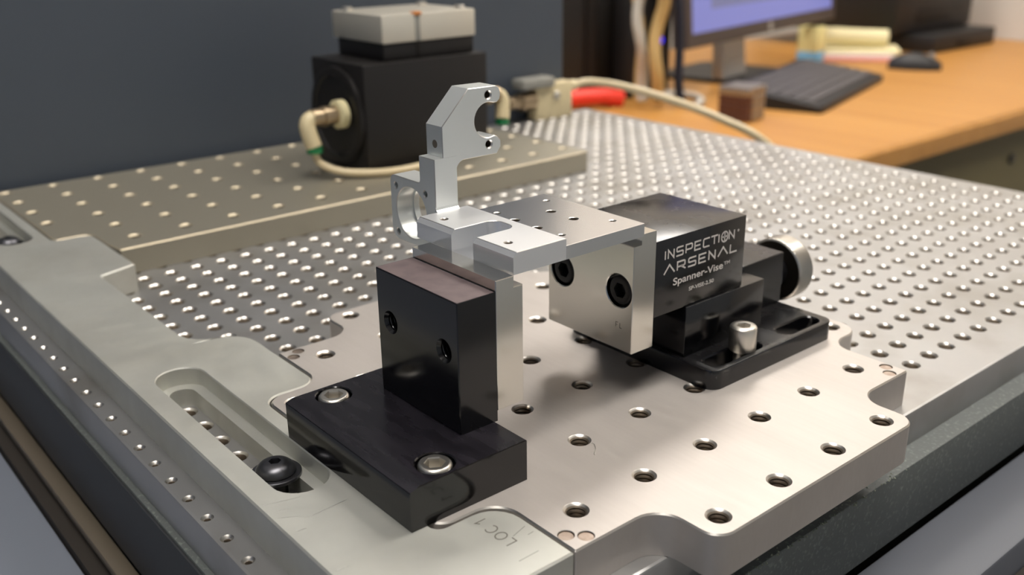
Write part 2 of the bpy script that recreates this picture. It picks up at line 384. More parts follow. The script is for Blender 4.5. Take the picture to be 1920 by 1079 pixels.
# ------------------------------------------------------------------ perforated base plate
def base_plate():
    g = Geo(); Z = -12.7; T = 12.7
    X0, X1, Y0, Y1 = -477.0, -8.0, -95.0, 414.0; c = 1.0
    flat = []
    xs = [-27.2 - 12.7 * k for k in range(35)]; ys = [5.3 + 12.7 * k for k in range(-7, 32)]
    def cell(cx, cy, hx, hy, ro, ri, cs, depth, n):
        sq = []
        for i in range(n):
            a = 2 * math.pi * i / n; ca, sa = math.cos(a), math.sin(a); m = min(hx / max(abs(ca), 1e-6), hy / max(abs(sa), 1e-6)); sq.append((cx + ca * m, cy + sa * m, Z))
        rg = [sq] + [[(x, y, Z - d) for x, y in circle(cx, cy, r, n)] for r, d in ((ro, 0), (ro - .12, .12), (ri + .05, cs), (ri, cs + .1), (ri, depth))]
        g.loft(rg, cap1=True); flat.append((len(g.f) - 5 * n - 1, n))
    for x in xs:
        for y in ys: cell(x, y, 6.35, 6.35, 3.35, 2.6, 0.7, 8, 16)
    for k in range(35):  # small dimples shaped in for the row of bright glints
        cell(xs[k], -91.95, 2.0, 2.0, 1.85, 0.9, 0.8, 3, 16)
        for sgn in (-1, 1): g.add([(xs[k] + sgn * 2.0, -93.95, Z), (xs[k] + sgn * 6.35, -93.95, Z), (xs[k] + sgn * 6.35, -89.95, Z), (xs[k] + sgn * 2.0, -89.95, Z)], [(0, 1, 2, 3)])
    xr, xl = xs[0] + 6.35, xs[-1] - 6.35; yb, yt = ys[0] - 6.35, ys[-1] + 6.35
    def q(a, b, c_, d_): g.add([(a, b, Z), (c_, b, Z), (c_, d_, Z), (a, d_, Z)], [(0, 1, 2, 3)])
    q(xr, Y0 + c, X1 - c, Y1 - c); q(X0 + c, Y0 + c, xl, Y1 - c); q(xl, yt, xr, Y1 - c); q(xl, Y0 + c, xr, -93.95); 
    def rect(i, z): return [(X0 + i, Y0 + i, z), (X1 - i, Y0 + i, z), (X1 - i, Y1 - i, z), (X0 + i, Y1 - i, z)]
    g.loft([rect(c, Z), rect(c * .3, Z - c * .3), rect(0, Z - c), rect(0, Z - T)], cap1=True)
    g.m = [0] * len(g.f)
    for f0, n in flat:
        for k in range(f0 + n, f0 + 5 * n + 1): g.m[k] = 1 if k < f0 + 3 * n else 2
    return g
tag(obj('perforated_base_plate', base_plate(), 'base', recalc=True, bore='bore'), 'large grey perforated tooling plate with a dense grid of holes', 'plate')

# ------------------------------------------------------------------ locating rail with slots and lettering
def slot_hole(x0, x1, cy):
    return ([(stadium(x0, x1, cy, 8.3), 0), (stadium(x0, x1, cy, 8.0), 0.4), (stadium(x0, x1, cy, 7.9), 6.2), (stadium(x0, x1, cy, 4.3), 6.25), (stadium(x0, x1, cy, 4.2), 12.65)], False)
rail_outline = round_poly([(-470, -86.8, 0), (-12.8, -86.8, 0), (-12.8, -38.0, 0.4), (-41.4, -38.0, 9), (-41.4, -57.8, 3), (-135.4, -57.8, 6), (-135.4, -38.0, 6), (-192, -38.0, 12), (-192, -57.0, 12),
                           (-288, -57.0, 1.0), (-294, -40.2, 1.0), (-353, -40.2, 7), (-353, -57.8, 4), (-470, -57.8, 0)])
RAIL = obj('locating_rail', plate(rail_outline, 12.65, 0.5, [slot_hole(-168.0, -86.5, -71.2), slot_hole(-452, -368, -71.2)], up(0, 0, -0.05)), 'rail')
tag(RAIL, 'long pale slotted locating rail along the left of the plates', 'rail')
ring = [(0.42 + 0.42 * math.cos(a), 0.5 + 0.5 * math.sin(a)) for a in [2 * math.pi * i / 28 for i in range(28)]]; ring.append(ring[0])
def place(gl, u, s): return [[(u + x * s, y * s) for x, y in l] for l in gl]
carc = [(0.42 + 0.42 * math.cos(a), 0.5 + 0.5 * math.sin(a)) for a in [math.radians(50 + 260 * i / 20) for i in range(21)]]
ll = place([[(0, 1), (0, 0), (.55, 0)]], 0, 3.2) + place([ring], 2.7, 3.2) + place([carc], 6.5, 3.2) + place([[(0, .75), (.3, 1), (.3, 0)]], 11.4, 3.2)
obj('lettering', stroke(ll, 0.34, lambda u, v, w_: (-25.3 - u, -45.4 - v, -0.045 + w_)), 'engrave', RAIL)['label'] = 'engraved lettering LOC 1'

zs = lambda u, v, w_: (u, v, -0.045 + w_)
sc_l = [[(-80.16, -85.16), (-77.51, -76.39)], [(-72.67, -85.37), (-69.92, -81.11)], [(-64.08, -84.26), (-63.76, -81.47)], [(-67.57, -78.75), (-68.32, -67.35)], [(-43.89, -84.61), (-43.64, -82.17)], [(-75.55, -83.58), (-74.59, -81.36)]]
sc_d = [[(-27.3, -44.86), (-28.66, -39.9)], [(-18.74, -50.25), (-18.81, -43.98)], [(-25.41, -41.66), (-25.56, -39.78)]]
for l in sc_l: obj('scratch', stroke([l], .13, zs, .012), 'scratch', RAIL)
for l in sc_d: obj('scratch', stroke([l], .16, zs, .012), 'engrave', RAIL)

# button head screw and washer in the rail slot
def button_screw(cx, cy, label):
    z = -6.3
    t = thing('button_head_screw', (cx, cy, z), label, 'screw', 'button head screws in the rail slots')
    obj('washer', lathe([(7.3, 0), (7.3, .9), (7.1, 1.1), (3.2, 1.1)], 40).map(up(cx, cy, z)), 'blackox', t)
    obj('head', screw_head([(3, 1.1), (5.6, 1.1), (5.8, 1.4), (5.7, 2.0), (5.2, 2.9), (4.3, 3.75), (3.2, 4.3), (2.2, 4.5)], 1.75, 2.2).map(up(cx, cy, z)), 'blackox', t)
    obj('shank', lathe([(3.0, -6.2), (3.0, 1.1)], 24).map(up(cx, cy, z)), 'blackscrew', t)
button_screw(-101.5, -71.2, 'black button head screw with washer in the near rail slot')
button_screw(-381, -71.2, 'blurred dark button head screw in the far rail slot at the left edge')

# ------------------------------------------------------------------ near fixture plate
cX, cY, A, B, N_ = -88.5, 38.2, 95.5, 75.7, 46.4
cross = [(A, -N_, 6), (A, N_, 6), (B, N_, 8), (B, B, .6), (N_, B, 8), (N_, A, 8), (-N_, A, 8), (-N_, B, 8), (-B, B, .6), (-B, N_, 8), (-A, N_, 6), (-A, -N_, 6), (-B, -N_, 8), (-B, -B, .6),
         (-N_, -B, 8), (-N_, -A, 6), (N_, -A, 6), (N_, -B, 8), (B, -B, .6), (B, -N_, 8)]
outline = [(x + cX, y + cY) for x, y in round_poly(cross, 8)]
def inside(x, y):
    dx, dy = abs(x - cX), abs(y - cY)
    return (dx < A - 4 and dy < N_ - 2) or (dx < B - 4 and dy < B - 4) or (dx < N_ - 2 and dy < A - 4)
holes = [thread_hole(25.4 * i, 25.4 * j, 3.5, 2.5, 0.5, 11.5) for i in range(-7, 1) for j in range(-2, 6) if inside(25.4 * i, 25.4 * j) and not (i == -1 and j == -2)]
pins = []
for sx in (1, -1):
    for sy in (1, -1):
        for du, dv in ((69.4, 73.0), (72.8, 69.4)):
            pins.append((cX + sx * du, cY + sy * dv))
holes += [plain_hole(x, y, 2.2, 2.1, 0.15, 1.2, 24) for x, y in pins]
FP = tag(obj('fixture_plate', plate(outline, 12.65, [(0, .45), (.45, 0)], holes), 'dock', bore='bore'), 'brushed metal fixture plate with stepped corners carrying the vise', 'plate', )
for x, y in pins: obj('dowel_pin', lathe([(2.05, -1.15), (2.05, -0.5), (1.9, -0.36)], 28).map(up(x, y, 0)), 'pin', FP)

# ------------------------------------------------------------------ far fixture plate
o2 = round_poly([(-318, -38, .5), (-318, 263, 2), (-470, 263, 1), (-470, -57, 1), (-353.4, -57, 3), (-353.4, -39.8, 6), (-330, -39.8, 1)], 4)
h2 = [plain_hole(-335.0 - 25.6 * i, 0.4 + 25.6 * j, 3.5, 2.7, .8, 9, 20) for i in range(6) for j in range(-2, 11) if -464 < -335.0 - 25.6 * i and 0.4 + 25.6 * j < 258 and not (j == -1 and False) and not (j == -2 and i < 2)]
tag(obj('fixture_plate', plate(o2, 12.65, 0.5, h2), 'dock2', bore='bore2'), 'blurred fixture plate under the black rotary unit', 'plate')

# ------------------------------------------------------------------ fixed jaw block
FJ = thing('fixed_jaw_block', (-76.5, -44.2, 0), 'black anodised L shaped jaw block bolted at the near left', 'fixture')
bx0, bx1, by0, by1, bh = -108.1, -44.6, -63.0, -25.4, 12.2
SC = [(-101.7, -50.7), (-51.2, -50.7)]
cb = [([(circle(x, y, 5.5, 40), 0), (circle(x, y, 5.2, 40), .3), (circle(x, y, 5.2, 40), 7)], True) for x, y in SC]
front = lambda d: (lambda a, b: d if (abs(a[1] - by0) < .01 and abs(b[1] - by0) < .01) else .25)
lv = [(0, lambda a, b: 2.7 if abs(a[1] - by0) < .01 and abs(b[1] - by0) < .01 else .22), (.22, lambda a, b: 2.2 if abs(a[1] - by0) < .01 and abs(b[1] - by0) < .01 else 0), (.9, lambda a, b: .12 if abs(a[1] - by0) < .01 and abs(b[1] - by0) < .01 else 0), (1.1, 0)]
obj('base', plate([(bx0, by0), (bx1, by0), (bx1, by1), (bx0, by1)], bh - .02, lv, cb, up(0, 0, bh)), 'blacktop', FJ)
ux0, ux1, uz0, uz1 = -96.0, -57.9, 12.2, 50.2
uh = [thread_hole(x, z, 3.45, 2.75, .6, 11, pitch=1.25) for x, z in ((-89.6, 35.2), (-64.2, 35.0))]
obj('upright', plate([(ux0, uz0), (ux1, uz0), (ux1, uz1), (ux0, uz1)], 12.8, .28, uh, face_my(0, -37.3, 0)), 'black', FJ)
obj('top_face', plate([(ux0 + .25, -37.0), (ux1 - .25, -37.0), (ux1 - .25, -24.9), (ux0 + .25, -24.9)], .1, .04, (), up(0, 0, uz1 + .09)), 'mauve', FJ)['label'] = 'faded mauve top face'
jp = [(-24.45, 15.2), (-14.95, 15.2), (-14.95, 50.1), (-18.05, 50.1), (-18.05, 53.25), (-24.45, 53.25)]
JP = obj('jaw_plate', plate([(y, z) for y, z in jp], 38.1, .22, (), lambda u, v, w_: (-57.95 + w_, u, v)), 'jaw', FJ); JP['label'] = 'silver stepped soft jaw'
def cap_screw(name, parent, cx, cy, cz, r, h, hr, hd, mt, mapf=up, knurl=True, shank=None, lab=None):
    prof = [(r * .6, -h), (r - .25, -h), (r, -h + .3), (r, -.9), (r - .12, -.75), (r - .12, -.55), (r - .45, -.12), (r - .7, 0), (hr * 1.25, 0)]
    o = obj(name, screw_head(prof, hr, hd, 60, (2, 3, .14) if knurl else None).map(mapf(cx, cy, cz)), mt, parent)
    if lab: o['label'] = lab
    if shank: obj('shank', lathe([(r * .62, -shank), (r * .62, -h)], 24).map(mapf(cx, cy, cz)), mt, o)
    return o
for x, y in SC: cap_screw('socket_screw', FJ, x, y, bh + .15, 4.55, 6, 2.75, 3.2, 'steel', knurl=False, lab='stainless hex socket screw')

# ------------------------------------------------------------------ moving jaw vise
V = thing('clamping_vise', (-78.4, 86, 0), 'black spring vise with white lettering and knurled silver knob', 'vise')
fx0, fx1, fy0, fy1, fh = -112.0, -44.8, 52.6, 119.3, 6.9
fo = round_poly([(fx0, fy0, 4.5), (fx1, fy0, 4.5), (fx1, fy1, 4.0), (fx0, fy1, 4.0)], 8)
def vslot(x, y0, y1): return ([(stadium(y0, y1, x, 3.9, 10, True), 0), (stadium(y0, y1, x, 3.4, 10, True), .5), (stadium(y0, y1, x, 3.3, 10, True), fh - .02)], False)
sl = [vslot(x, y0, y1) for x in (-50.6, -106.2) for y0, y1 in ((59.5, 79.0), (98.0, 112.0))]
obj('flange', plate(fo, fh - .02, [(0, .5), (.15, .15), (.5, 0)], sl, up(0, 0, fh)), 'black', V)
obj('body', Geo().box((-98.2, 54.3, fh), (-58.7, 95.2, 24.5), .35), 'black', V)
BB = obj('sliding_block', Geo().box((-97.4, 39.5, 24.6), (-59.4, 83.3, 49.6), .25), 'black', V)
rb = round_poly([(95.3, 6.9, 0), (119.4, 6.9, .3), (119.4, 26.4, .6), (95.3, 26.0, 1.5)], 5)
obj('rear_block', plate(rb, 21, .3, (), lambda u, v, w_: (-68.1 + w_, u, v)), 'black', V)
obj('bearing_collar', lathe([(9.0, 0), (9.0, 2.2), (6.5, 2.6), (6.5, 9.2)], 48).map(face_py(-78.4, 119.4, 14.6)), 'blackox', V)
def knob():
    g = Geo(); n = 96; y0, y1 = 128.6, 137.0; cx, cz = -78.4, 14.4; rows = 12; R0 = 12.35; rings = []
    def rg(r, y, k=None): return [(cx + (r - (0.4 if k is not None and (i + k) % 2 else 0)) * math.cos(2 * math.pi * i / n), y, cz + (r - (0.4 if k is not None and (i + k) % 2 else 0)) * math.sin(2 * math.pi * i / n)) for i in range(n)]
    rings = [rg(4, y0 + 1.6), rg(9.4, y0 + 1.6), rg(9.8, y0), rg(11.6, y0), rg(12.1, y0 + .4)]
    for k in range(rows + 1): rings.append(rg(R0, y0 + .7 + (y1 - y0 - 1.4) * k / rows, k))
    rings += [rg(12.1, y1 - .4), rg(11.6, y1), rg(6, y1), rg(5.6, y1 - .8)]
    g.loft(rings, True, True); return g
K = obj('knob', knob(), 'steel', V, smooth=20); K['label'] = 'knurled silver thumb knob'
obj('knob_face', lathe([(9.5, 0), (11.4, 0), (11.4, .25), (4.2, .25)], 48, False, False).map(face_my(-78.4, 128.55, 14.4)), 'knobface', K)
jq = [(39.45, 15.2), (39.45, 53.4), (33.1, 53.4), (33.1, 50.1), (29.85, 50.1), (29.85, 15.2)]
bolt = [(-90.8, 34.6), (-65.4, 34.6)]
def movjaw():
    low = plate([(-97.45, 15.2), (-59.45, 15.2), (-59.45, 50.1), (-97.45, 50.1)], 3.25, .2, [([(circle(x, z, 5.65, 40), 0), (circle(x, z, 5.4, 40), .25), (circle(x, z, 5.4, 40), 3.25)], False) for x, z in bolt], face_my(0, 29.85, 0))
    back = plate([(-97.45, 15.2), (-59.45, 15.2), (-59.45, 53.4), (-97.45, 53.4)], 6.35, 0, [([(circle(x, z, 5.4, 40), 0), (circle(x, z, 5.4, 40), 3.4)], True) for x, z in bolt], face_my(0, 33.1, 0))
    return low.join(back)
MJ = obj('jaw_plate', movjaw(), 'jaw', V); MJ['label'] = 'silver stepped moving jaw'
mk = [[(0, 0), (0, 1.6), (.9, 1.6)], [(.0, .8), (.7, .8)], [(1.7, 0), (1.7, 1.6)], [(1.7, 0), (2.5, 0)]]
obj('stamped_mark', stroke([[(x, y) for x, y in l] for l in mk], .2, lambda u, v, w_: (-66.2 + u, 29.845 - w_, 22.6 + v), .02), 'engrave', MJ)
for x, z in bolt: cap_screw('socket_screw', V, x, 29.85 + .5, z, 4.75, 6, 2.5, 3.0, 'blackscrew', face_my, knurl=True, lab='black hex socket screw')
cap_screw('socket_screw', V, -50.6, 74.2, fh + 8.6, 4.55, 8.58, 2.35, 2.8, 'steel', up, True, shank=15.3, lab='knurled silver socket screw standing in the slot')
# lettering on the sliding block
GL = {'I': ([[(0, 0), (0, 1)]], .16), 'N': ([[(0, 0), (0, 1), (.62, 0), (.62, 1)]], .78), 'S': ([[(.72, 1), (.08, 1), (0, .9), (0, .58), (.08, .5), (.62, .5), (.7, .42), (.7, .08), (.62, 0), (-.04, 0)]], .86),
      'P': ([[(0, 0), (0, 1), (.6, 1), (.7, .9), (.7, .5), (.6, .4), (.05, .4)]], .84), 'E': ([[(.7, 1), (0, 1), (0, 0), (.7, 0)], [(.05, .5), (.62, .5)]], .84),
      'C': ([[(.72, 1), (.1, 1), (0, .9), (0, .1), (.1, 0), (.72, 0)]], .72), 'T': ([[(0, 1), (.8, 1)], [(.4, 1), (.4, 0)]], .78),
      'A': ([[(0, 0), (.5, 1.0), (1.0, 0)]], 1.1), 'R': ([[(0, 0), (0, 1), (.62, 1), (.72, .9), (.72, .52), (.62, .42), (.05, .42)], [(.36, .42), (.8, 0)]], .92), 'L': ([[(0, 1), (0, 0), (.7, 0)]], .8)}
def word(txt, u0, u1, v0, h):
    out = []; u = 0.0
    for ch in txt:
        if ch == 'O':
            r = .62; cu = u + .38
            el = [(cu + r * .62 * math.cos(a), .5 + r * math.sin(a)) for a in [2 * math.pi * i / 24 for i in range(24)]]; el.append(el[0])
            out += [el, [(cu - r * .62, .5), (cu + r * .62, .5)], [(cu, .5 - r), (cu, .5 + r)]]; u += .92; continue
        gl, wd = GL[ch]; out += [[(u + x, y) for x, y in l] for l in gl]; u += wd + .16
    u -= .16 + .14
    s = (u1 - u0) / u
    return [[(u0 + x * s, v0 + y * h) for x, y in l] for l in out]
mf = lambda u, v, w_: (-59.395 + w_, u, v)
obj('logo_lettering', stroke(word('INSPECTION', 43.8, 77.4, 43.0, 2.75), .52, mf).join(stroke(word('ARSENAL', 43.5, 79.0, 38.1, 2.8), .56, mf)), 'etch', BB)['label'] = 'white lettering INSPECTION ARSENAL'
dot = [(79.4 + .38 * math.cos(a), 45.1 + .38 * math.sin(a)) for a in [2 * math.pi * i / 16 for i in range(16)]]; dot.append(dot[0])
obj('registered_mark', stroke([dot, [(79.28, 44.95), (79.28, 45.28), (79.5, 45.28), (79.5, 45.12), (79.28, 45.12)], [(79.4, 45.12), (79.52, 44.95)]], .13, mf), 'etch', BB)
obj('name_lettering', font_geo('Spanner-Vise', 48.0, 72.5, 33.5, 2.45, mf).join(font_geo('TM', 72.9, 76.0, 34.5, 1.15, mf)), 'etch', BB)['label'] = 'white lettering Spanner-Vise TM'
obj('part_number', font_geo('SP-VISE-2.50', 55.8, 68.2, 29.8, 1.3, mf, bold=0.026), 'etch', BB)['label'] = 'small white lettering SP-VISE-2.50'

# ------------------------------------------------------------------ machined bracket held in the jaws
W = thing('machined_bracket', (-81, 7, 50.15), 'bright machined aluminium bracket clamped between the two jaws', 'bracket')
yF, yM, yB, xL, xR, zb, zt, zp = -17.5, 1.6, 33.2, -103.5, -58.8, 53.0, 59.2, 57.1
bo = round_poly([(xL, yF, 0), (-86.3, yF, 0), (-86.3, -1.6, 3.6), (-76.2, -1.6, 3.6), (-76.2, yF, 0), (xR, yF, 0), (xR, yM, 0), (xL, yM, 0)], 8)
isF = lambda a, b: abs(a[1] - yF) < .01 and abs(b[1] - yF) < .01
lvB = [(0, lambda a, b: 1.3 if isF(a, b) else .14), (.14, lambda a, b: 1.17 if isF(a, b) else 0), (1.4, 0)]
obj('clamp_block', plate(bo, zt - zb, lvB, [thread_hole(x, y, 1.35, .95, .3, 5, .7, 20, .12) for x, y in ((-96.4, -12.5), (-66.7, -12.7))], up(0, 0, zt)), 'alu_top', W, bore='bore')
ph = [plain_hole(x, y, 1.2, .9, .25, 3.5, 20) for x, y in ((-96.6, 28.1), (-67.0, 28.0), (-96.4, 7.6), (-66.9, 7.4))] + [plain_hole(x, y, 1.65, 1.45, .15, 4.08, 24, False) for x, y in ((-86.6, 21.0), (-76.3, 20.8), (-87.0, 6.7), (-76.7, 6.6))]
obj('mounting_plate', plate([(xL, yM), (xR, yM), (xR, yB), (xL, yB)], zp - zb, .14, ph, up(0, 0, zp)), 'alu', W, bore='bore')
obj('grip_tongue', Geo().box((-90, -17.9, 50.15), (-70, 32.9, 53.0)), 'alu', W)
rc = (-117.1, 56.0)
ro = round_poly([(-128.4, 45.8, 3.5), (-104.2, 45.8, 2), (-103.8, 52, 0), (-103.8, 75.2, 0), (-111.8, 75.2, 0), (-111.8, 66.7, 1.2), (-128.4, 66.7, 2.2)], 6)
rh = [([(circle(rc[0], rc[1], 8.45, 56), 0), (circle(rc[0], rc[1], 8.25, 56), .2), (circle(rc[0], rc[1], 8.25, 56), 6.2), (circle(rc[0], rc[1], 7.6, 56), 6.2), (circle(rc[0], rc[1], 7.6, 56), 8.25)], False)]
rh += [plain_hole(x, z, 1.25, 1.0, .25, 6, 20) for x, z in ((-125.2, 63.4), (-109.2, 63.7), (-125.0, 48.3))]
obj('bearing_ring', plate(ro, 8.3, .22, rh, face_my(0, -10.1, 0)), 'alu_arm', W, bore=('bore', 'alu_arm'))
arcp = [(10.8 + 5.4 * math.cos(a), 84.4 + 5.4 * math.sin(a)) for a in [math.radians(68 + (292 - 68) * i / 24) for i in range(25)]]
ao = round_poly([(-6.85, 75.25, 0), (-1.8, 75.25, 0), (-1.8, 73.5, 0)], 3)[:2] + round_poly([(-1.8, 70.4, 0), (-1.75, 73.55, 3.1), (13.9, 73.55, 0)], 8)[1:-1] \
    + [(13.9, 73.55), (15.5, 75.6), (15.5, 77.5), (13.9, 79.1)] + arcp[::-1] + [(14.2, 89.4), (15.2, 90.1), (15.55, 91.2), (15.55, 92.6), (15.0, 93.8), (13.9, 94.5), (3.2, 94.7), (-6.85, 84.6)]
ao[1:2] = [(-1.8, 75.25), (-1.8, 70.4)]
seam = lambda a, b: 0 if (abs(a[1] - 75.25) < .01 and abs(b[1] - 75.25) < .01) or (abs(a[0] + 1.8) < .06 and abs(b[0] + 1.8) < .06 and min(a[1], b[1]) > 70) else .2
ah = [plain_hole(y, z, 1.45, 1.05, .4, 7.98, 24, False) for y, z in ((10.75, 92.0), (10.8, 76.9))]
ARM = obj('hook_arm', plate(ao, 8.0, [(0, seam), (.2, 0)], ah, lambda u, v, w_: (-103.8 + w_, u, v)), 'alu_arm', W, bore='bore')
obj('tapped_hole', lathe([(1.25, -.02), (1.25, .03), (1.0, .035)], 20, False, True).map(face_my(-107.65, -6.85, 79.0)), 'thread', ARM)
obj('fillet', plate([(-103.8, 59.2), (-102.5, 59.2), (-103.1, 59.32), (-103.6, 59.75), (-103.8, 60.5)], 8.3, 0, (), face_my(0, -10.1, 0)), 'alu_arm', W)

# ------------------------------------------------------------------ black rotary unit on the far plate
S = thing('rotary_unit', (-387, 166, 0), 'black rotary unit with pale top cap on the far plate', 'instrument')
obj('housing', Geo().box((-417, 122, .02), (-357.5, 212, 64), 1.0), 'stageblk', S)
obj('turntable', Geo().box((-414, 140, 64), (-363, 206, 74), .8), 'stageblk', S)
CP = obj('cap', Geo().box((-418, 139, 74), (-362, 207, 90), 1.0), 'stagecap', S)
obj('groove', Geo().box((-362.6, 162.3, 74.1), (-361.7, 165.7, 89.9), .1), 'capgrey', CP)
obj('orange_mark', Geo().box((-366, 161.4, 89), (-361.2, 166.6, 90.8), .2), 'orange', CP)
obj('groove', Geo().box((-363.2, 163, 64.2), (-362.6, 165.5, 73.9), .1), 'hole', S)
for x, y in ((-409, 145), (-409, 200), (-370, 201)): obj('cap_screw', lathe([(3.2, 0), (3.2, 1.6), (2.6, 2.0)], 20).map(up(x, y, 90)), 'steel', CP)
obj('side_flange', lathe([(29, 0), (29, 2.5), (27.5, 3.2), (24, 3.2), (23.2, 2.2)], 48).map(face_my(-387.5, 122, 32)), 'stageblk', S)
def fitting(px, py, pz, sgn, tag_):
    f = lathe([(4.2, 0), (4.2, 1.5), (6.6, 1.6), (6.6, 5.2), (5.4, 5.6), (5.4, 12), (5.9, 12.2), (5.9, 15), (5.0, 15.3), (5.0, 22)], 28)
    mp = face_my(px, py, pz) if sgn < 0 else face_py(px, py, pz)
    F = obj('air_fitting', f.map(mp), 'brass', S)
    e = py + sgn * 23
    obj('elbow', tube([(px, e - sgn * 3, pz), (px, e + sgn * 1, pz - 1.5), (px + 1, e + sgn * 2.5, pz - 6), (px + 3, e + sgn * .5, pz - 16)], 4.7, 16), 'ivory', F)
    obj('release_ring', lathe([(4.6, 0), (4.6, 3.4), (2.2, 3.5)], 24).map(up(px + 3, e + sgn * .3, pz - 19.4)), 'green', F)
    obj('nut', lathe([(8.4, 0), (8.4, 4.8), (6.8, 5.4)], 28).map(face_my(px, py - 1, pz) if sgn < 0 else face_py(px, py + 1, pz)), 'cream', F)
    return (px + 3, e + sgn * .3, pz - 19.4)
p = fitting(-376, 119, 35, -1, 'a')
tag(obj('air_hose', tube([p, (-371, 98, 9), (-364, 106, 4.5), (-356, 118, 3.0), (-350, 132, 2.6), (-349, 150, 2.6), (-352, 166, 3.2), (-357.2, 172, 5)], 2.2, 14), 'hose'), 'tan air hose curving from the green ringed fitting along the far plate', 'hose')
p = fitting(-375, 212, 33, 1, 'b')
# regulator block by the column with its hose
Rg = thing('air_valve', (-456, 348, -12.7), 'small pale air valve block beside the slate grey panel', 'valve')
obj('block', Geo().box((-474, 345, -12.68), (-462, 384, 16), 1.2), 'ivory', Rg)
obj('body', lathe([(7, 0), (7, 14), (5, 15), (5, 26)], 28).map(face_my(-467, 345, 4)), 'brass', Rg)
obj('bonnet', Geo().box((-474, 328, 14), (-458, 362, 22), 2.0), 'capgrey', Rg)
obj('gauge_screw', lathe([(3.4, 0), (3.4, 1.5), (2.6, 2.2)], 24).map(face_px(-462, 366, 6)), 'steel', Rg)
obj('outlet', lathe([(4.5, 0), (4.5, 7), (3.4, 8)], 24).map(face_py(-467, 384, 11)), 'ivory', Rg)
tag(obj('air_hose', tube([(-467, 390, 11), (-460, 402, 13), (-436, 414, 11), (-400, 428, 4), (-360, 445, -8), (-325, 470, -30), (-300, 520, -90)], 3.2, 14), 'hose'), 'pale thick air hose arching past the perforated plate towards the desk', 'hose')

# ------------------------------------------------------------------ desk and things on it
DZ = -165.0
D = thing('desk', (-1050, 1500, -900), 'orange wood laminate desk behind the perforated plate', 'desk')
dk = round_poly([(-565, 820, 60), (-565, 2436, 2), (-1500, 2436, 2), (-1500, 820, 2)], 8)
obj('top', plate(dk, 30, [(0, 8), (1.2, 4), (4, 1), (9, 0)], (), up(0, 0, DZ)), 'wood', D)
obj('pedestal_panel', Geo().box((-1480, 1010, -900), (-585, 2430, DZ - 30.2), 1), 'olive', D)
obj('lock', lathe([(9, 0), (9, 3), (7, 4), (5, 4)], 24).map(face_px(-585, 1527, -253)), 'plastic', D)
obj('side_leg', Geo().box((-1480, 880, -900), (-620, 905, DZ - 30.2), 1), 'olive', D)
# keyboard
u = Vector((-0.287, 0.958)); v = Vector((-0.958, -0.287)); kF = Vector((-770, 1232))
KB = thing('keyboard', (-900, 1430, DZ), 'dark grey keyboard lying on the wooden desk', 'keyboard')
def kmap(z0, slope=0.0): return lambda a, b, c_: ((kF + u * a + v * b).x, (kF + u * a + v * b).y, z0 + c_ + slope * b)
body = round_poly([(0, 0, 10), (398, 0, 10), (398, 165, 10), (0, 165, 10)], 4)
obj('case', plate(body, 12, 2.0, (), kmap(DZ + 12)).map(lambda x, y, z: (x, y, z if z < DZ + 1 else z + 0.13 * ((Vector((x, y)) - kF).dot(v)))), 'plastic', KB)
kg = plate(round_poly([(0, 0, 2), (17, 0, 2), (17, 17, 2), (0, 17, 2)], 2), 3, 1.0)
kme = None
for r in range(6):
    nk = 20
    for c_ in range(nk):
        a, b = 12 + c_ * 18.8, 20 + r * 22
        if kme is None:
            k0 = obj('key', Geo().add([((u * p[0] + v * p[1]).x, (u * p[0] + v * p[1]).y, p[2] + .13 * p[1]) for p in kg.v], kg.f), 'keys', None, recalc=True)
            kme = k0.data; koff = Vector(WORLD[k0.name]); bpy.data.objects.remove(k0)
        q = kF + u * a + v * b
        o = bpy.data.objects.new('key', kme); COL.objects.link(o); o.parent = KB
        o.location = (Vector((q.x, q.y, DZ + 15.1 + .13 * b)) + koff - WORLD[KB.name]) * MM
# mouse
MS = thing('mouse', (-925, 1820, DZ), 'black computer mouse beside the printer', 'mouse')
def mouse():
    rings = []
    for k in range(9):
        t_ = k / 8; hh = 34 * math.sin(math.pi * (.12 + .8 * t_)) ** .7; ww = 30 * math.sin(math.pi * (.1 + .82 * t_)) ** .5
        rings.append([(ww * math.cos(a), -52 + 104 * t_, hh * max(0, math.sin(a)) ** .8) for a in [math.pi * i / 12 for i in range(13)]])
    return Geo().loft(rings, True, True, closed=True)
rz = Matrix.Rotation(math.radians(-62), 3, 'Z')
pl = lambda x, y, z: tuple(rz @ Vector((x, y, z)) + Vector((-925, 1800, DZ)))
obj('shell', mouse().map(pl), 'plastic', MS)
obj('wheel', lathe([(8, 0), (8, 6)], 20).map(lambda a, b, c_: pl(c_ - 3, 30 + a, 26 + b)), 'silver', MS)
# magnet cube
CB = thing('magnet_cube', (-822, 1105, DZ), 'small cube of stacked brown and silver magnets on the desk', 'magnet')
ang = Matrix.Rotation(math.radians(8), 3, 'Z')
cubs = None
for i in range(4):
    for j in range(4):
        for k in range(4):
            if not (i == 3 or j == 0 or k == 3): continue
            s = 13.6; g = Geo().box((0, 0, 0), (13, 13, 13), 1.0)
            base_ = Vector((-27.2 + i * s, -27.2 + j * s, k * s + .1))
            obj('cube_magnet', g.map(lambda x, y, z: tuple(ang @ (Vector((x, y, z)) + base_) + Vector((-836, 1108, DZ)))), 'rust' if j == 0 and k < 3 else 'nickel', CB)
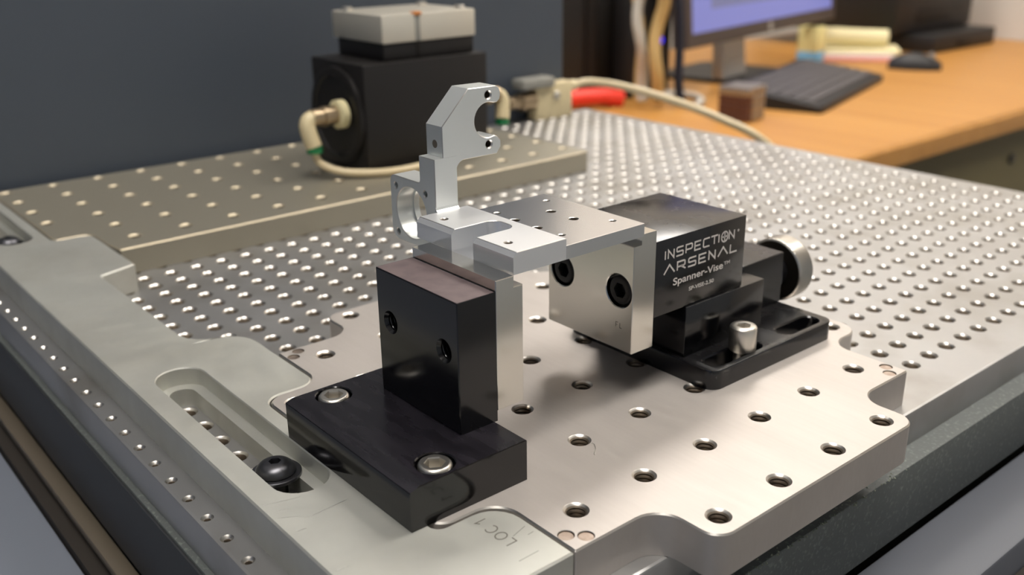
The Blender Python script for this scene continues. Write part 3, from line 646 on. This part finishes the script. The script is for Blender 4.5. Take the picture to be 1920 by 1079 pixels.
# monitor
mu = Vector((-0.2006, 0.9797, 0)); mn = Vector((0.9797, 0.2006, 0)); mo = Vector((-1000, 1164.5, -76.8)); tl = Vector((-0.08, -0.016, 1)).normalized()
MO = thing('monitor', (-1120, 1440, DZ), 'dark framed monitor showing a blue screen', 'monitor')
def mp_(d): return lambda a, b, c_: tuple(mo + mu * a + tl * b + mn * (c_ + d))
wM, hM = 664, 400
obj('bezel', plate([(0, 0), (wM, 0), (wM, hM), (0, hM)], 30, 2.0, [([([(18, 24), (wM - 18, 24), (wM - 18, hM - 18), (18, hM - 18)], 0), ([(18, 24), (wM - 18, 24), (wM - 18, hM - 18), (18, hM - 18)], 3)], True)], mp_(0)), 'bezel', MO)
SN = obj('screen', plate([(18.5, 24.5), (wM - 18.5, 24.5), (wM - 18.5, hM - 18.5), (18.5, hM - 18.5)], 1, 0, (), mp_(-1.4)), 'screen', MO)
obj('open_window', plate([(90, 62), (480, 62), (480, 340), (90, 340)], .6, 0, (), mp_(-.8)), 'window', SN)
obj('logo', lathe([(9, 0), (9, .6)], 28).map(lambda a, b, c_: mp_(0)(wM / 2 + a, 12 + b, c_)), 'silver', MO)
st = mo + mu * 300 - mn * 60
obj('stand', plate(round_poly([(205, -80, 4), (305, -80, 4), (290, 150, 4), (220, 150, 4)], 3), 22, 1.5, (), mp_(-40)), 'silver', MO)
bs = Vector((st.x, st.y))
obj('foot', plate(round_poly([(-130, -95, 20), (80, -95, 20), (80, 120, 20), (-130, 120, 20)], 4), 8, 1.5, (), lambda a, b, c_: (bs.x + mn.x * a + mu.x * b, bs.y + mn.y * a + mu.y * b, DZ + 8 + c_)), 'plastic', MO)
# desktop computer tower
TW = thing('computer_tower', (-1270, 1130, DZ), 'black computer tower beside the slate panel', 'computer')
obj('case', Geo().box((-1420, 1045, DZ + .02), (-1140, 1215, 260), 3), 'plastic', TW)
obj('front_panel', Geo().box((-1139.8, 1055, DZ + 10), (-1134, 1205, 250), 2), 'plastic', TW)
obj('vent', Geo().box((-1134, 1075, DZ + 20), (-1131.5, 1185, 0), 1), 'hole', TW)
DN = thing('dock_unit', (-1060, 1235, DZ), 'black box with a blue light behind the cables', 'electronics')
obj('case', Geo().box((-1128, 1110, DZ + .02), (-1075, 1206, 30), 3), 'plastic', DN)
obj('led', lathe([(6, 0), (5, 3), (2, 4)], 20).map(face_px(-1075, 1177, -67)), 'led', DN)
for k, (mt, lab, off) in enumerate((('cable1', 'thick tan cable hanging before the computer tower', 0), ('cable2', 'white cable hanging beside the tan cable', -16), ('cable1', 'thin tan cable twisted behind the white one', 10))):
    ps = []
    for i in range(9):
        z = 60 - i * 27.5
        ps.append((-985 - 26 * k + 5 * math.sin(i * 1.3 + k * 2), 1068 + off * .8 + 9 * math.sin(i * .9 + k * 1.7) + i * .8, max(z, DZ + 11)))
    tag(obj('cable', tube(ps, 10.5 - 2 * k, 12, 5), mt), lab, 'cable', 'cables hanging by the tower')
tag(obj('cable', tube([(-990, 1110, 70), (-985, 1118, 0), (-983, 1122, -60), (-980, 1120, -120), (-975, 1122, DZ + 9)], 8, 12, 5), 'cable3'), 'dark blue cable hanging left of the monitor', 'cable', 'cables hanging by the tower')
tag(obj('cable', tube([(-1060, 1150, DZ + 6.2), (-1040, 1185, DZ + 6.2), (-1000, 1190, DZ + 6.2), (-960, 1160, DZ + 6.2), (-940, 1120, DZ + 6.2)], 6, 12, 6), 'cable2'), 'grey cable coiled on the desk under the monitor', 'cable')
# red object
tag(obj('red_tool_handle', tube([(-1098, 945, DZ + 16), (-1080, 980, DZ + 18), (-1062, 1020, DZ + 18), (-1046, 1052, DZ + 12)], 14, 18, 6).map(lambda x, y, z: (x, y, z)), 'red'), 'bright red rounded plastic thing lying on the desk behind the hose', 'object')
# papers, card stack
def slab(cx, cy, z, l, w_, h, rot, c=1.0):
    r3 = Matrix.Rotation(math.radians(rot), 3, 'Z')
    return Geo().box((-l / 2, -w_ / 2, 0), (l / 2, w_ / 2, h), c).map(lambda x, y, zz: tuple(r3 @ Vector((x, y, zz)) + Vector((cx, cy, z))))
tag(obj('pink_notepad', slab(-1090, 1845, DZ + .05, 150, 90, 8, 40), 'pink'), 'pink notepad at the bottom of the paper stack', 'notepad')
tag(obj('paper_stack', slab(-1105, 1855, DZ + 8.1, 170, 100, 7, 38), 'white'), 'thin white paper stack on the pink notepad', 'paper')
tag(obj('folder', slab(-1115, 1865, DZ + 15.2, 200, 110, 7, 36), 'cream'), 'flat cream folder above the white papers', 'folder')
tag(obj('rolled_manual', tube([(-1190, 1790, DZ + 48), (-1150, 1830, DZ + 47), (-1110, 1870, DZ + 44), (-1060, 1915, DZ + 42)], 19, 18, 5), 'cream'), 'cream rolled manual lying on top of the folder', 'manual')
CDk = thing('drinks_carton', (-1135, 1735, DZ), 'pale yellow carton with a light blue base right of the monitor stand', 'carton')
obj('carton', slab(-1135, 1735, DZ + 24, 46, 42, 52, 12, 1.5), 'yellow', CDk)
obj('base_band', slab(-1135, 1735, DZ + .05, 46, 42, 24, 12, 1.5), 'blue', CDk)
# printer
P = thing('printer', (-1200, 2180, DZ), 'black desktop printer standing by the pale wall', 'printer')
obj('body', Geo().box((-1480, 1980, DZ + 40), (-1080, 2340, 70), 10), 'plastic', P)
obj('paper_tray', Geo().box((-1300, 2040, DZ + .05), (-1012, 2335, DZ + 40), 4), 'plastic', P)
obj('output_slot', Geo().box((-1081, 2070, DZ + 62), (-1079, 2300, DZ + 96), .5), 'hole', P)
obj('tray_handle', Geo().box((-1012.2, 2150, DZ + 10), (-1009, 2230, DZ + 22), 1), 'hole', P)
obj('lid', Geo().box((-1478, 1982, 70), (-1082, 2338, 96), 6), 'silver', P)

# ------------------------------------------------------------------ small dirt
tag(obj('lint_fibre', tube([(-47.2, 1.4, .11), (-45.92, 1.18, .3), (-43.9, -0.16, .12), (-42.71, -1.96, .2), (-41.78, -2.67, .11)], 0.09, 6, 5), 'scratch'), 'short pale lint fibre curled beside a hole of the near fixture plate', 'fibre')
